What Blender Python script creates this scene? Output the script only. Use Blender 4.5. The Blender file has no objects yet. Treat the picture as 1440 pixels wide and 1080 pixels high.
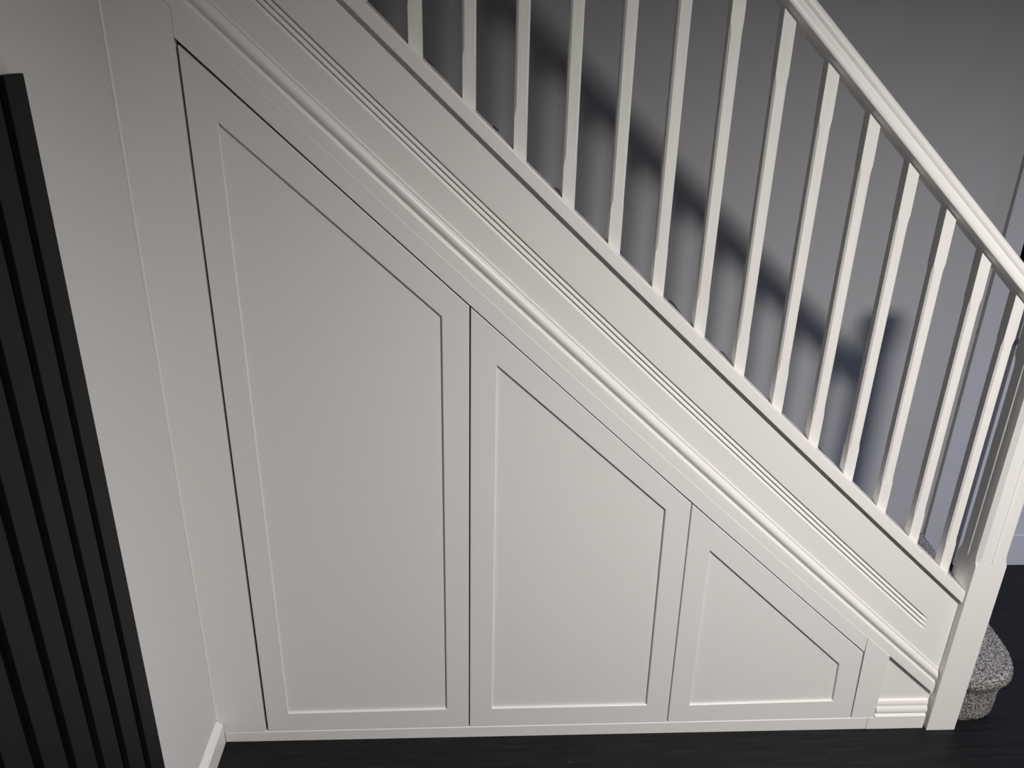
import bpy, math, random
from mathutils import Vector, Matrix
random.seed(7)
C = bpy.context.scene.collection
scn = bpy.context.scene

# ------------------------------------------------------------------ camera
F_PX = 1155.459
YAW, PITCH, ROLL = 0.056538, -0.416434, 0.024564
cy, sy, cp, sp = math.cos(YAW), math.sin(YAW), math.cos(PITCH), math.sin(PITCH)
fwd = Vector((sy*cp, cy*cp, sp)); rgt = Vector((cy, -sy, 0)); up = rgt.cross(fwd)
cr, sr = math.cos(ROLL), math.sin(ROLL)
r2 = cr*rgt + sr*up; u2 = -sr*rgt + cr*up
cam_data = bpy.data.cameras.new('camera')
cam = bpy.data.objects.new('camera', cam_data); C.objects.link(cam)
m = Matrix((r2, u2, -fwd)).transposed().to_4x4(); m.translation = Vector((0.644, -1.9715, 2.12))
cam.matrix_world = m
cam_data.sensor_fit = 'HORIZONTAL'; cam_data.sensor_width = 36.0
cam_data.lens = 36.0*F_PX/1440.0
cam_data.clip_start = 0.02
scn.camera = cam

# ------------------------------------------------------------------ light
world = bpy.data.worlds.new('world'); scn.world = world; world.use_nodes = True
bg = world.node_tree.nodes['Background']
bg.inputs['Color'].default_value = (0.92, 0.96, 1.0, 1)
bg.inputs['Strength'].default_value = 0.07
def add_light(name, kind, loc, energy, color, target=None, **kw):
    d = bpy.data.lights.new(name, kind); o = bpy.data.objects.new(name, d); C.objects.link(o)
    o.location = loc; d.energy = energy; d.color = color
    for k, v in kw.items(): setattr(d, k, v)
    if target is not None:
        o.rotation_euler = (Vector(target)-Vector(loc)).to_track_quat('-Z', 'Y').to_euler()
    return o
# the recessed ceiling downlight in the hall in front of the newel
add_light('downlight', 'SPOT', (2.26, -2.08, 2.865), 640, (1.0, 0.965, 0.93), (2.10, -1.86, 0.0),
          spot_size=math.radians(168), spot_blend=0.92, shadow_soft_size=0.13)
# cool daylight of the glazed front door at the right-hand end of the hall
add_light('hall_daylight', 'AREA', (4.6, 0.2, 1.0), 5.5, (0.36, 0.50, 1.0), (2.5, 0.75, 0.2),
          shape='RECTANGLE', size=0.8, size_y=1.7, spread=math.radians(80))

vs = scn.view_settings
vs.view_transform = 'Standard'; vs.look = 'None'; vs.gamma = 1.0; vs.use_curve_mapping = False
vs.exposure = 0.0

# ------------------------------------------------------------------ materials
def mat(name, col, rough=0.5, bump=0.0, bscale=40.0, stretch=(1, 1, 1), var=0.0, spec=0.5, detail=4.0, bdist=0.001):
    mt = bpy.data.materials.new(name); mt.use_nodes = True
    nt = mt.node_tree; b = nt.nodes['Principled BSDF']
    b.inputs['Base Color'].default_value = (*col, 1); b.inputs['Roughness'].default_value = rough
    b.inputs['Specular IOR Level'].default_value = spec
    tc = nt.nodes.new('ShaderNodeTexCoord'); mp = nt.nodes.new('ShaderNodeMapping')
    mp.inputs['Scale'].default_value = stretch
    nt.links.new(tc.outputs['Object'], mp.inputs['Vector'])
    nz = nt.nodes.new('ShaderNodeTexNoise'); nz.inputs['Scale'].default_value = bscale; nz.inputs['Detail'].default_value = detail
    nt.links.new(mp.outputs['Vector'], nz.inputs['Vector'])
    if bump > 0:
        bp = nt.nodes.new('ShaderNodeBump'); bp.inputs['Strength'].default_value = bump; bp.inputs['Distance'].default_value = bdist
        nt.links.new(nz.outputs['Fac'], bp.inputs['Height']); nt.links.new(bp.outputs['Normal'], b.inputs['Normal'])
    if var > 0:
        rp = nt.nodes.new('ShaderNodeValToRGB')
        rp.color_ramp.elements[0].position = 0.3; rp.color_ramp.elements[1].position = 0.7
        rp.color_ramp.elements[0].color = (*[c*(1-var) for c in col], 1)
        rp.color_ramp.elements[1].color = (*[min(1, c*(1+var)) for c in col], 1)
        nt.links.new(nz.outputs['Fac'], rp.inputs['Fac']); nt.links.new(rp.outputs['Color'], b.inputs['Base Color'])
    return mt
M_trim = mat('white_satin_paint', (0.80, 0.785, 0.765), 0.38, 0.12, 60, (1, 1, 1))
M_bead = mat('glossy_bead_highlight', (0.90, 0.885, 0.865), 0.22, spec=0.8)  # paler than the trim: the bead's highlight line is put into its colour
M_bal = mat('brushed_white_gloss_paint', (0.78, 0.765, 0.74), 0.5, 0.35, 90, (1, 1, 0.08), 0.03, spec=0.3)
M_door = mat('soft_grey_white_paint', (0.76, 0.75, 0.74), 0.50, 0.06, 160)
M_fill = mat('matt_white_paint', (0.77, 0.76, 0.745), 0.60, 0.10, 120)
M_wall = mat('left_wall_emulsion', (0.64, 0.63, 0.615), 0.75, 0.12, 90)
M_grey = mat('grey_wall_emulsion', (0.385, 0.385, 0.395), 0.80, 0.12, 90)
M_skirt = mat('skirting_paint', (0.76, 0.75, 0.73), 0.38, 0.1, 60)
M_black = mat('matt_black_slat', (0.0048, 0.0048, 0.0054), 0.6, 0.15, 80, (1, 1, 0.1), spec=0.25)
M_felt = mat('black_felt', (0.004, 0.004, 0.005), 1.0, spec=0.0)
M_dark = mat('gap_shade_black', (0.014, 0.009, 0.007), 1.0, spec=0.0)  # shade seen through the door gaps, painted as a near-black colour
M_arch = mat('architrave_paint', (0.44, 0.44, 0.455), 0.45, 0.1, 60)
M_handle = mat('black_metal', (0.012, 0.012, 0.013), 0.4)
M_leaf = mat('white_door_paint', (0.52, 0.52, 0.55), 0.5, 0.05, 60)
M_ceil = mat('ceiling_paint', (0.75, 0.75, 0.75), 0.9)
M_wood = mat('softwood_step', (0.45, 0.33, 0.22), 0.7, 0.2, 20, (1, 8, 8), 0.2)

def floor_mat():
    mt = bpy.data.materials.new('black_stained_floorboards'); mt.use_nodes = True
    nt = mt.node_tree; b = nt.nodes['Principled BSDF']; L = nt.links
    tc = nt.nodes.new('ShaderNodeTexCoord')
    mp = nt.nodes.new('ShaderNodeMapping'); mp.inputs['Scale'].default_value = (1.6, 26, 1)
    L.new(tc.outputs['Object'], mp.inputs['Vector'])
    n1 = nt.nodes.new('ShaderNodeTexNoise'); n1.inputs['Scale'].default_value = 3; n1.inputs['Detail'].default_value = 8
    L.new(mp.outputs['Vector'], n1.inputs['Vector'])
    r = nt.nodes.new('ShaderNodeValToRGB')
    r.color_ramp.elements[0].position = 0.35; r.color_ramp.elements[0].color = (0.0050, 0.0050, 0.0058, 1)
    r.color_ramp.elements[1].position = 0.75; r.color_ramp.elements[1].color = (0.0115, 0.0115, 0.0125, 1)
    L.new(n1.outputs['Fac'], r.inputs['Fac'])
    # small pale scuffs and dust specks
    mp2 = nt.nodes.new('ShaderNodeMapping'); mp2.inputs['Scale'].default_value = (12, 40, 1)
    L.new(tc.outputs['Object'], mp2.inputs['Vector'])
    n2 = nt.nodes.new('ShaderNodeTexNoise'); n2.inputs['Scale'].default_value = 1.7; n2.inputs['Detail'].default_value = 2
    L.new(mp2.outputs['Vector'], n2.inputs['Vector'])
    r2_ = nt.nodes.new('ShaderNodeValToRGB'); r2_.color_ramp.elements[0].position = 0.72; r2_.color_ramp.elements[1].position = 0.80
    L.new(n2.outputs['Fac'], r2_.inputs['Fac'])
    mx = nt.nodes.new('ShaderNodeMix'); mx.data_type = 'RGBA'
    L.new(r2_.outputs['Color'], mx.inputs[0]); L.new(r.outputs['Color'], mx.inputs[6])
    mx.inputs[7].default_value = (0.05, 0.05, 0.052, 1)
    L.new(mx.outputs[2], b.inputs['Base Color'])
    b.inputs['Roughness'].default_value = 0.5; b.inputs['Specular IOR Level'].default_value = 0.2
    bp = nt.nodes.new('ShaderNodeBump'); bp.inputs['Strength'].default_value = 0.25; bp.inputs['Distance'].default_value = 0.001
    L.new(n1.outputs['Fac'], bp.inputs['Height']); L.new(bp.outputs['Normal'], b.inputs['Normal'])
    return mt
M_floor = floor_mat()

def carpet_mat():
    mt = bpy.data.materials.new('speckled_grey_carpet'); mt.use_nodes = True
    nt = mt.node_tree; b = nt.nodes['Principled BSDF']; L = nt.links
    tc = nt.nodes.new('ShaderNodeTexCoord')
    n = nt.nodes.new('ShaderNodeTexNoise'); n.inputs['Scale'].default_value = 170; n.inputs['Detail'].default_value = 3; n.inputs['Roughness'].default_value = 0.7
    L.new(tc.outputs['Object'], n.inputs['Vector'])
    r = nt.nodes.new('ShaderNodeValToRGB')
    r.color_ramp.elements[0].position = 0.40; r.color_ramp.elements[0].color = (0.035, 0.034, 0.033, 1)
    r.color_ramp.elements[1].position = 0.62; r.color_ramp.elements[1].color = (0.46, 0.445, 0.43, 1)
    L.new(n.outputs['Fac'], r.inputs['Fac']); L.new(r.outputs['Color'], b.inputs['Base Color'])
    b.inputs['Roughness'].default_value = 1.0; b.inputs['Specular IOR Level'].default_value = 0.05
    bp = nt.nodes.new('ShaderNodeBump'); bp.inputs['Strength'].default_value = 0.9; bp.inputs['Distance'].default_value = 0.004
    L.new(n.outputs['Fac'], bp.inputs['Height']); L.new(bp.outputs['Normal'], b.inputs['Normal'])
    return mt
M_carpet = carpet_mat()

# ------------------------------------------------------------------ helpers
class MB:
    def __init__(self): self.v = []; self.f = []
    def box(self, x0, x1, y0, y1, z0, z1):
        n = len(self.v)
        self.v += [(x, y, z) for z in (z0, z1) for y in (y0, y1) for x in (x0, x1)]
        self.f += [tuple(n+i for i in q) for q in ((0, 2, 3, 1), (4, 5, 7, 6), (0, 1, 5, 4), (2, 6, 7, 3), (0, 4, 6, 2), (1, 3, 7, 5))]
        return self
    def rings(self, rings, cap=True):
        """closed loops of equal length joined one to the next"""
        n = len(self.v); k = len(rings[0])
        for r in rings: self.v += [tuple(p) for p in r]
        for i in range(len(rings)-1):
            a = n+i*k; b = a+k
            for j in range(k):
                j2 = (j+1) % k
                self.f.append((a+j, a+j2, b+j2, b+j))
        if cap:
            self.f.append(tuple(n+j for j in range(k))[::-1])
            e = n+(len(rings)-1)*k
            self.f.append(tuple(e+j for j in range(k)))
        return self
    def torus(self, rings):
        self.rings(rings+[rings[0]], cap=False); return self
    def prism(self, poly, y0, y1):      # polygon in x,z extruded along y
        return self.rings([[(x, y0, z) for x, z in poly], [(x, y1, z) for x, z in poly]])
    def slab(self, poly, z0, z1):       # polygon in x,y extruded along z
        return self.rings([[(x, y, z0) for x, y in poly], [(x, y, z1) for x, y in poly]])
    def build(self, name, m, parent=None, smooth=None, bevel=0.0, label=None):
        me = bpy.data.meshes.new(name)
        me.from_pydata(self.v, [], self.f); me.materials.append(m)
        import bmesh
        bm = bmesh.new(); bm.from_mesh(me)
        bmesh.ops.remove_doubles(bm, verts=bm.verts, dist=1e-6)
        bmesh.ops.recalc_face_normals(bm, faces=bm.faces); bm.to_mesh(me); bm.free()
        if smooth is not None:
            me.polygons.foreach_set('use_smooth', [True]*len(me.polygons))
            me.set_sharp_from_angle(angle=math.radians(smooth))
        o = bpy.data.objects.new(name, me); C.objects.link(o)
        if smooth is not None and len(me.polygons) < 3000:
            wn = o.modifiers.new('normals', 'WEIGHTED_NORMAL'); wn.keep_sharp = True; wn.weight = 100
        if parent: o.parent = parent
        if bevel:
            md = o.modifiers.new('bevel', 'BEVEL'); md.width = bevel; md.segments = 2; md.limit_method = 'ANGLE'
        if label: o['label'] = label
        return o
def empty(name, label, cat, group=None):
    o = bpy.data.objects.new(name, None); C.objects.link(o); o.empty_display_size = 0.1
    o['label'] = label; o['category'] = cat
    if group: o['group'] = group
    return o
def struct(o): o['kind'] = 'structure'; return o
def offset(poly, d):
    """inset a counter-clockwise convex polygon by d"""
    n = len(poly); out = []
    for i in range(n):
        p0, p1, p2 = Vector(poly[i-1]), Vector(poly[i]), Vector(poly[(i+1) % n])
        e1 = (p1-p0).normalized(); e2 = (p2-p1).normalized()
        n1 = Vector((-e1.y, e1.x)); n2 = Vector((-e2.y, e2.x))
        b = (n1+n2); b = b/ (1+n1.dot(n2))
        q = p1+b*d; out.append((q.x, q.y))
    return out

S = 0.9207                                   # fall of the stair: rise over going
def bow(x): return 0.014*(x-1.1)**2          # the long boards sag a little in the middle
def zc(c, x): return c-S*x+bow(x)
XN0, XN1, YN0, YN1 = 2.158, 2.254, -0.013, 0.083     # newel
XL = -0.148                                   # left wall face
def sweep(prof, x0, x1, n=16, straight=False):
    """prof: function x -> list of (y, c) or a list; swept down the stair with plumb cut ends"""
    rs = []
    for i in range(n+1):
        x = x0+(x1-x0)*i/n
        p = prof(x) if callable(prof) else prof
        rs.append([(x, y, c-S*x+(0 if straight else bow(x))) for y, c in p])
    return rs

# ------------------------------------------------------------------ room shell
struct(MB().box(-0.6, 6.0, -5.0, 2.2, -0.05, 0.0).build('floor', M_floor))
struct(MB().box(-0.30, XL, -4.0, 0.87, 0.0, 4.2).build('wall_left', M_wall))
struct(MB().box(-0.30, 2.62, 0.87, 1.0, 0.0, 4.2).box(3.50, 6.0, 0.87, 1.0, 0.0, 4.2).box(2.62, 3.50, 0.87, 1.0, 2.02, 4.2)
       .build('wall_back', M_grey))
struct(MB().box(XL, 6.0, -4.0, -0.10, 2.90, 3.00).build('ceiling', M_ceil))
struct(MB().box(2.0, 4.4, 2.1, 2.2, 0.0, 2.4).box(2.0, 2.1, 1.0, 2.1, 0, 2.4).box(4.3, 4.4, 1.0, 2.1, 0, 2.4).box(2.0, 4.4, 1.0, 2.2, 2.4, 2.5)
       .build('wall_beyond', M_grey))
# skirting of the hall wall right of the door
sk = [(0.869, 0.0), (0.850, 0.0), (0.850, 0.148), (0.854, 0.153), (0.851, 0.160), (0.851, 0.180), (0.857, 0.186), (0.860, 0.199), (0.869, 0.200)]
struct(MB().rings([[(x, y, z) for y, z in sk] for x in (3.56, 5.9)]).build('baseboard_back', M_skirt, smooth=30))

# skirting on the left wall, square board with a chamfered top
prof = [(XL, 0.0), (-0.128, 0.0), (-0.128, 0.073), (-0.132, 0.079), (-0.143, 0.088), (XL, 0.0895)]
struct(MB().rings([[(x, y, z) for x, z in prof] for y in (-3.9, -0.004)]).build('baseboard_left', M_skirt, smooth=25))

# door in the back wall, standing a hand's width open
dr = empty('door_1', 'pale hall door', 'door'); del dr['label']; del dr['category']; struct(dr)
def arch(x0, x1, name='door_frame'):
    a, b = (x0, x1)
    pr = [(a, 0.868), (a, 0.851), (a+0.012, 0.849), (b-0.030, 0.853), (b-0.026, 0.858), (b-0.008, 0.858), (b, 0.862), (b, 0.868)]
    return pr
pl = arch(2.562, 2.645)
MB().rings([[(x, y, z) for x, y in pl] for z in (0.0, 2.06)]).build('architrave', M_arch, dr, smooth=30)
prr = [(6.118-x, y) for x, y in pl][::-1]
MB().rings([[(x, y, z) for x, y in prr] for z in (0.0, 2.06)]).build('architrave', M_arch, dr, smooth=30)
MB().box(2.562, 3.556, 0.851, 0.868, 2.06, 2.15).build('architrave', M_arch, dr)
MB().box(2.622, 2.638, 0.869, 0.999, 0, 2.0).box(3.470, 3.498, 0.869, 0.999, 0, 2.0).box(2.622, 3.498, 0.869, 0.999, 2.0, 2.018).build('door_lining', M_skirt, dr)
def panel_leaf(x0, x1, z0, z1):
    mb = MB(); yf, yb = 0.872, 0.906
    st = 0.10
    mb.box(x0, x0+st, yf, yb, z0, z1).box(x1-st, x1, yf, yb, z0, z1)
    xm = (x0+x1)/2
    for a, b in ((z0, z0+0.155), (0.86, 0.98), (z1-0.1, z1)):
        mb.box(x0+st, x1-st, yf, yb, a, b)
    mb.box(xm-0.05, xm+0.05, yf, yb, z0+0.155, 0.86).box(xm-0.05, xm+0.05, yf, yb, 0.98, z1-0.1)
    for a, b in ((z0+0.156, 0.859), (0.981, z1-0.101)):
        mb.box(x0+st+0.001, xm-0.051, yf+0.010, yb-0.010, a, b).box(xm+0.051, x1-st-0.001, yf+0.010, yb-0.010, a, b)
    return mb
leaf = panel_leaf(2.738, 3.466, 0.003, 1.997).build('door_leaf', M_leaf, dr, bevel=0.003)
hb = MB()
hb.box(2.742, 2.766, 0.864, 0.8715, 1.02, 1.12)
hb.box(2.748, 2.760, 0.825, 0.865, 1.062, 1.078)
hb.box(2.716, 2.762, 0.818, 0.828, 1.060, 1.080)
hb.build('door_handle', M_handle, leaf, bevel=0.002, label='small black lever handle')

# wall and skirting in the small triangle between the cupboard and the newel
struct(MB().prism([(1.945, 0.0), (2.157, 0.0), (2.157, zc(2.125, 2.157)), (1.945, zc(2.125, 1.945))], 0.0150, 0.030)
       .build('wall_front', M_trim))
sk2 = [(0.0148, 0.0), (-0.003, 0.0), (-0.003, 0.052), (0.001, 0.0575), (0.004, 0.059), (0.004, 0.062), (-0.001, 0.066),
       (-0.002, 0.074), (0.000, 0.083), (0.005, 0.090), (0.0055, 0.094), (0.0035, 0.096), (0.0035, 0.104), (0.007, 0.111), (0.0148, 0.113)]
bb = MB().rings([[(x, y, z) for y, z in sk2] for x in (1.978, 2.1495)])
bb.box(1.957, 1.978, -0.003, 0.012, 0.0, 0.0475)
struct(bb.build('baseboard_front', M_trim, smooth=28))

# ------------------------------------------------------------------ understairs cupboard
cup = empty('understairs_cupboard', 'built-in white understairs cupboard with three sloping shaker doors', 'cupboard')
def zb(x): return 0.0405+0.005*x
OT = 2.0535                                     # line of the sloping head of the opening
CK = 2.113                                      # line where the frame meets the stair moulding
# plinth
MB().rings([[(x, y, z) for y, z in ((0.02, 0.0), (-0.002, 0.0), (-0.002, zb(x)-0.0035), (-0.001, zb(x)-0.0025), (0.02, zb(x)-0.0025))]
            for x in (-0.127, 1.956)]).build('plinth', M_fill, cup, smooth=20)
# filler panel to the left wall
MB().prism([(XL+0.002, zb(0)-0.0015), (-0.0003, zb(0)-0.0015), (-0.0003, 1.2), (-0.0003, zc(CK-0.0005, 0)), (XL+0.002, zc(CK-0.0005, XL))], -0.0015, 0.02)\
    .build('filler_panel', M_fill, cup, bevel=0.0008)
# bead of caulk down the corner
MB().rings([[(XL+0.0005, -0.0045, z), (XL+0.0035, -0.0035, z), (XL+0.006, -0.001, z), (XL+0.002, 0.002, z)] for z in (0.092, 2.3)]).build('caulk_bead', M_skirt, cup, smooth=60)
# sloping head rail and the right-hand post
n = 14
top = [(0.0+1.889*i/n) for i in range(n+1)]
fr = MB().rings([[(x, 0.0, zc(OT, x)), (x, 0.0, zc(CK, x)), (x, 0.02, zc(CK, x)), (x, 0.02, zc(OT, x))] for x in top])
fr.build('head_rail', M_fill, cup, smooth=30, bevel=0.0013)
MB().prism([(1.8995, zb(1.9)-0.0015), (1.9752, zb(1.97)-0.0015), (1.9752, zc(CK, 1.9752)), (1.8889, zc(CK, 1.8889))], -0.0012, 0.02)\
    .build('post', M_fill, cup, bevel=0.0008)
# carcass behind the gaps, coloured near-black to stand in for the shade inside
MB().prism([(-0.06, 0.0), (1.945, 0.0), (1.945, zc(2.10, 1.945)), (1.0, zc(2.10, 1.0)), (-0.06, zc(2.10, -0.06))], 0.026, 0.030).build('carcass', M_dark, cup)
# doors: (bottom-left, bottom-right, top-right, top-left) of the opening share, then panel corners
doors = [
    ([(0.0085, zb(0)), (0.6432, zb(.64)), (0.6432, zc(OT-.0055, .6432)), (0.0062, zc(OT-.0095, .0062))],
     [(0.0758, 0.1106), (0.5754, 0.1159), (0.5752, 1.4328), (0.0717, 1.8971)], 'tallest door, its top sloping down from the left'),
    ([(0.6470, zb(.64)), (1.2862, zb(1.28)), (1.2745, zc(OT-.005, 1.2745)), (0.6470, zc(OT-.005, .6470))],
     [(0.7153, 0.1154), (1.2155, 0.1181), (1.2045, 0.8552), (0.7136, 1.3031)], 'middle door of mid height'),
    ([(1.2900, zb(1.29)), (1.8965, zb(1.9)), (1.8865, zc(OT-.005, 1.8865)), (1.2782, zc(OT-.005, 1.2782))],
     [(1.3524, 0.1148), (1.8266, 0.1215), (1.8187, 0.2764), (1.3466, 0.7175)], 'lowest door at the foot of the stair')]
def sub(poly, k=8):
    """split the sloping top edge (third to fourth corner) so that it follows the bowed head"""
    return poly
for outer, inner, lab in doors:
    mb = MB()
    o2 = offset(outer, 0.0012); i1 = offset(inner, 0.0022)
    Y = lambda poly, y: [(x, y, z) for x, z in poly]
    mb.torus([Y(outer, 0.021), Y(outer, 0.0012), Y(o2, 0.0), Y(inner, 0.0), Y(i1, 0.0025), Y(i1, 0.021)])
    d = mb.build('door', M_door, cup, label=lab)
    pin = offset(inner, 0.0025)
    MB().prism(pin, 0.0072, 0.016).build('recessed_panel', M_door, d)

# ------------------------------------------------------------------ staircase
st = empty('staircase', 'white painted closed-string staircase with carpeted steps, rising to the left', 'stairs')
def string_prof(x):
    k = 1.0 if x < 2.052 else max(0.0, 1-(x-2.052)/0.022)
    y0 = 0.0115; p = [(y0, 2.10), (y0, 2.2905)]
    for i in range(3):
        a = 2.2925+i*0.0166; d = (0.0050, 0.0055, 0.0075)[i]*k
        p += [(y0, a), (y0+d*0.55, a+0.0045), (y0+d, a+0.0095), (y0+d*0.9, a+0.0120), (y0, a+0.0135)]
    p += [(y0, 2.350), (y0, 2.4835), (0.045, 2.4835), (0.045, 2.10)]
    return p
rs = sweep(string_prof, XL+0.001, 2.050, 22)+[[(x, y, zc(c, x)) for y, c in string_prof(x)] for x in (2.054, 2.060, 2.067, 2.0745, 2.12, XN0-0.0005)]
MB().rings(rs).build('string_board', M_trim, st, smooth=20)
mould = [(0.0110, 2.1133), (0.0018, 2.1133), (0.0012, 2.1145), (0.0012, 2.1500), (0.0025, 2.1545), (0.0055, 2.1575), (0.0070, 2.1590), (0.0070, 2.1620),
         (0.0045, 2.1660), (0.0010, 2.1715), (-0.0012, 2.1780), (-0.0010, 2.1850), (0.0012, 2.1920), (0.0052, 2.1985), (0.0082, 2.2005), (0.0082, 2.2030), (0.0070, 2.2045), (0.0072, 2.2080), (0.0095, 2.2105), (0.0112, 2.2110)]
MB().rings(sweep(mould, XL+0.001, XN0-0.0055)).build('string_moulding', M_trim, st, smooth=40)

# steps, hidden under the carpet
RISE = 0.20; GO = RISE/S; NX = 2.478
for k in range(10):
    nx = NX-k*GO; z = RISE*(k+1)
    y0 = 0.090 if nx > 2.15 else 0.052
    if k == 0:
        poly = [(2.05, 0.862), (2.05, 0.095), (2.264, 0.095), (2.264, 0.045), (2.33, 0.047), (2.375, 0.060), (2.40, 0.10), (2.41, 0.17), (2.41, 0.862)]
        MB().slab(poly, 0.0, RISE-0.016).build('step', M_wood, st)
    else:
        MB().box(nx-GO-0.05, nx-0.036, y0, 0.862, max(0.0, z-0.30), z-0.014).build('step', M_wood, st)

# ------------------------------------------------------------------ carpet on the steps
def rounded(pts, seg=7):
    out = []
    for (x, y, r), i in zip(pts, range(len(pts))):
        p = Vector((x, y)); a = Vector(pts[i-1][:2]); b = Vector(pts[(i+1) % len(pts)][:2])
        if r == 0: out += [(x, y)]*1; continue
        da = (a-p).normalized()*r; db = (b-p).normalized()*r
        for t in range(seg+1):
            t /= seg
            q = (p+da)*(1-t)**2+p*2*t*(1-t)+(p+db)*t**2
            out.append((q.x, q.y))
    return out
def dens(poly, n):
    P = [Vector(p) for p in poly]; L = [0]
    for i in range(len(P)): L.append(L[-1]+(P[(i+1) % len(P)]-P[i]).length)
    out = []; T = L[-1]
    for k in range(n):
        s = T*k/n
        for i in range(len(P)):
            if L[i] <= s <= L[i+1]:
                t = (s-L[i])/max(1e-9, L[i+1]-L[i]); q = P[i].lerp(P[(i+1) % len(P)], t); out.append((q.x, q.y)); break
    return out
carpet = empty('stair_carpet', 'grey speckled carpet fitted over the steps and wrapping the rounded bottom step', 'carpet')
def foot(xr, yf, r):
    return rounded([(2.03, 0.848, 0), (2.03, 0.087, 0), (2.2575, 0.087, 0), (2.2575, yf, 0), (xr, yf, r), (xr+0.075, 0.848, 0)], 9)
NP = 90
def lv(xr, yf, r, z): return [(x, y, z) for x, y in dens(foot(xr, yf, r), NP)]
levels = [(2.418, 0.026, .10, .001), (2.428, 0.020, .10, .012), (2.434, 0.017, .11, .04), (2.436, 0.016, .12, .09), (2.438, 0.014, .12, .125), (2.445, 0.009, .125, .139),
          (2.456, 0.002, .14, .150), (2.468, -0.005, .16, .159), (2.474, -0.009, .18, .170), (2.474, -0.009, .19, .182), (2.468, -0.004, .19, .192), (2.452, 0.006, .19, .199), (2.42, 0.03, .18, .2015)]
c1 = MB().rings([lv(*l) for l in levels]).build('step_covering', M_carpet, carpet, smooth=60)
cm = MB()
for k in range(1, 10):
    nx = NX-k*GO; z = RISE*(k+1); y0 = 0.0875 if nx > 2.12 else 0.048
    pr = [(nx-0.030, z-RISE+0.003), (nx-0.028, z-0.055), (nx-0.010, z-0.042), (nx-0.001, z-0.026), (nx-0.003, z-0.010), (nx-0.014, z-0.001), (nx-GO-0.032, z+0.001),
          (nx-GO-0.032, z-0.010), (nx-0.020, z-0.012), (nx-0.034, z-0.05), (nx-0.034, z-RISE+0.003)]
    cm.rings([[(x, y, zz) for x, zz in pr] for y in (y0, 0.866)])
cm.build('step_covering', M_carpet, carpet, smooth=50)
# pile: short tufts standing on the bottom step
pile = MB(); me = c1.data
for p in me.polygons:
    if p.area > 0.01: continue
    vs_ = [me.vertices[i].co for i in p.vertices]
    if p.center.x < 2.25 or p.center.y > 0.6: continue
    cnt = int(p.area*160000*random.uniform(0.8, 1.2))+1
    for _ in range(min(cnt, 60)):
        w = [random.random() for _ in vs_]; sm = sum(w); q = Vector((0, 0, 0))
        for a, b in zip(w, vs_): q += b*(a/sm)
        nn = (p.normal+Vector((random.uniform(-.6, .6), random.uniform(-.6, .6), random.uniform(-.6, .6)))).normalized()
        t = nn.orthogonal().normalized(); b2 = nn.cross(t); h = random.uniform(.0015, .0035); r = random.uniform(.0007, .0013)
        i0 = len(pile.v)
        for a in (0, 2.1, 4.2):
            pile.v.append(tuple(q+t*math.cos(a)*r+b2*math.sin(a)*r-nn*0.0003))
        pile.v.append(tuple(q+nn*h)); pile.f += [(i0, i0+1, i0+3), (i0+1, i0+2, i0+3), (i0+2, i0, i0+3)]
po = pile.build('carpet_pile', M_carpet, carpet); po['kind'] = 'stuff'

# ------------------------------------------------------------------ balustrade
bal = empty('balustrade', 'white stair balustrade of square spindles between base rail and moulded handrail', 'banister')
base = [(-0.0015, 2.4840), (-0.0030, 2.4855), (-0.0030, 2.5215), (-0.0015, 2.5255), (0.0020, 2.5275), (0.0650, 2.5275), (0.0690, 2.5250), (0.0690, 2.4840)]
MB().rings(sweep(base, XL+0.001, XN0-0.0003)).build('base_rail', M_trim, bal, smooth=40)
OTR = 3.4014
half = [(0.0240, 0.0), (0.0010, 0.0118), (-0.0010, 0.0160), (-0.0015, 0.0230), (-0.0005, 0.0310), (0.0030, 0.0380), (0.0065, 0.0430),
        (0.0085, 0.0480), (0.0060, 0.0530), (0.0045, 0.0590), (0.0060, 0.0670), (0.0105, 0.0745), (0.0180, 0.0800), (0.0270, 0.0825)]
hr = [(y, OTR+c) for y, c in half]+[(0.035, OTR+0.083)]+[(0.070-y, OTR+c) for y, c in half[::-1]]
MB().rings(sweep(hr, XL+0.001, XN0-0.0003, 6, straight=True)).build('handrail', M_trim, bal, smooth=45)

def oct_ring(cx, cy_, h, c, zf):
    pts = [(-h+c, -h), (h-c, -h), (h, -h+c), (h, h-c), (h-c, h), (-h+c, h), (-h, h-c), (-h, -h+c)]
    return [(cx+x, cy_+y, zf(cx+x)) for x, y in pts]
XB0, DB = 0.3862, 0.1202
W = 0.0155
for k in range(15):
    xl = XB0+DB*k; x = xl+W; y = 0.019+W
    dz_ = zc(2.5276, xl); zt = OTR-S*xl
    a = random.uniform(-.012, .012); b = random.uniform(-.012, .012)
    fb = lambda X: zc(2.5276, X); ft = lambda X: OTR+0.0015-S*X
    zbm = dz_+0.085+a; ztm = zt-0.135+b
    R = [oct_ring(x, y, W, 0.0005, fb), oct_ring(x, y, W, 0.0005, lambda X: zbm), oct_ring(x, y, W, 0.0025, lambda X: zbm+0.007), oct_ring(x, y, W, 0.0046, lambda X: zbm+0.020),
         oct_ring(x, y, W, 0.0046, lambda X: ztm-0.020), oct_ring(x, y, W, 0.0025, lambda X: ztm-0.007), oct_ring(x, y, W, 0.0005, lambda X: ztm), oct_ring(x, y, W, 0.0005, ft)]
    MB().rings(R).build('baluster', M_bal, bal, smooth=20)

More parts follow.
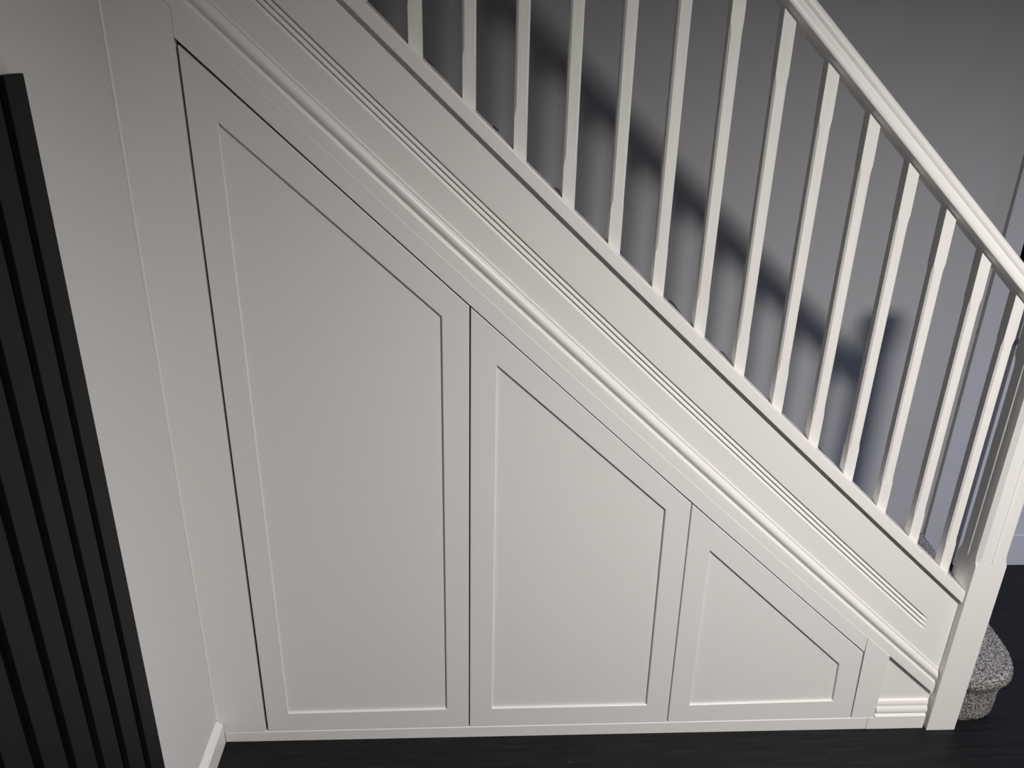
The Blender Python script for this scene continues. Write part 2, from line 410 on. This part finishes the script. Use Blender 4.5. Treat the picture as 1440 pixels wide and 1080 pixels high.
# newel post
def newel_ring(c, g, z, h=0.048, cx=(XN0+XN1)/2, cyy=(YN0+YN1)/2):
    face = [(-h+c, -h), (-0.0030, -h), (0.0, -h), (0.0030, -h), (h-c, -h)]
    out = []
    for r in range(4):
        ca, sa = [(1, 0), (0, 1), (-1, 0), (0, -1)][r]
        out += [(cx+x*ca-y*sa, cyy+x*sa+y*ca, z) for x, y in face]
    return out
nr = [newel_ring(.0008, 0, 0.0), newel_ring(.0008, 0, .655), newel_ring(.004, 0, .662), newel_ring(.008, .0008, .668), newel_ring(.0115, .0035, .690), newel_ring(.0115, .0035, 1.27),
      newel_ring(.008, .0008, 1.292), newel_ring(.004, 0, 1.298), newel_ring(.0008, 0, 1.305), newel_ring(.0008, 0, 1.56)]
nw = MB().rings(nr).build('newel_post', M_trim, bal, smooth=12)
nx_, ny_ = (XN0+XN1)/2, (YN0+YN1)/2
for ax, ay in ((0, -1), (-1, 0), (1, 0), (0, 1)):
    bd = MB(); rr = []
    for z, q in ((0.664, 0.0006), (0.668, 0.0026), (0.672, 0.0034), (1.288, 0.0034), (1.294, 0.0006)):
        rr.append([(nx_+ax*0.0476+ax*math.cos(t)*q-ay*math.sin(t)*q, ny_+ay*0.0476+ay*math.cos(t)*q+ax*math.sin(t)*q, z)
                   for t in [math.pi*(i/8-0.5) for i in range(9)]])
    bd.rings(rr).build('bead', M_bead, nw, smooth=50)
cap = [newel_ring(.001, 0, 1.56, .050), newel_ring(.001, 0, 1.565, .058), newel_ring(.002, 0, 1.585, .060), newel_ring(.003, 0, 1.592, .056), newel_ring(.004, 0, 1.615, .030), newel_ring(.003, 0, 1.622, .008)]
MB().rings(cap).build('newel_cap', M_trim, nw, smooth=20)

# ------------------------------------------------------------------ slatted panel on the left wall
sp_ = empty('slatted_wall_panel', 'black vertical slatted panel fixed to the white left wall', 'wall panel')
SP, SWd = 0.0915, 0.0655
NS = 13
y_end = -0.4185
MB().box(XL+0.0008, -0.1385, y_end-(NS-1)*SP-SWd, y_end, 0.092, 2.017).build('backing', M_felt, sp_)
src = None
for k in range(NS):
    y1 = y_end-k*SP
    if src is None:
        src = MB().box(-0.1383, -0.1265, -SWd, 0, 0.092, 2.018).build('slat', M_black, sp_, bevel=0.0010); o = src
    else:
        o = src.copy(); C.objects.link(o); o.parent = sp_
    o.location.y = y1
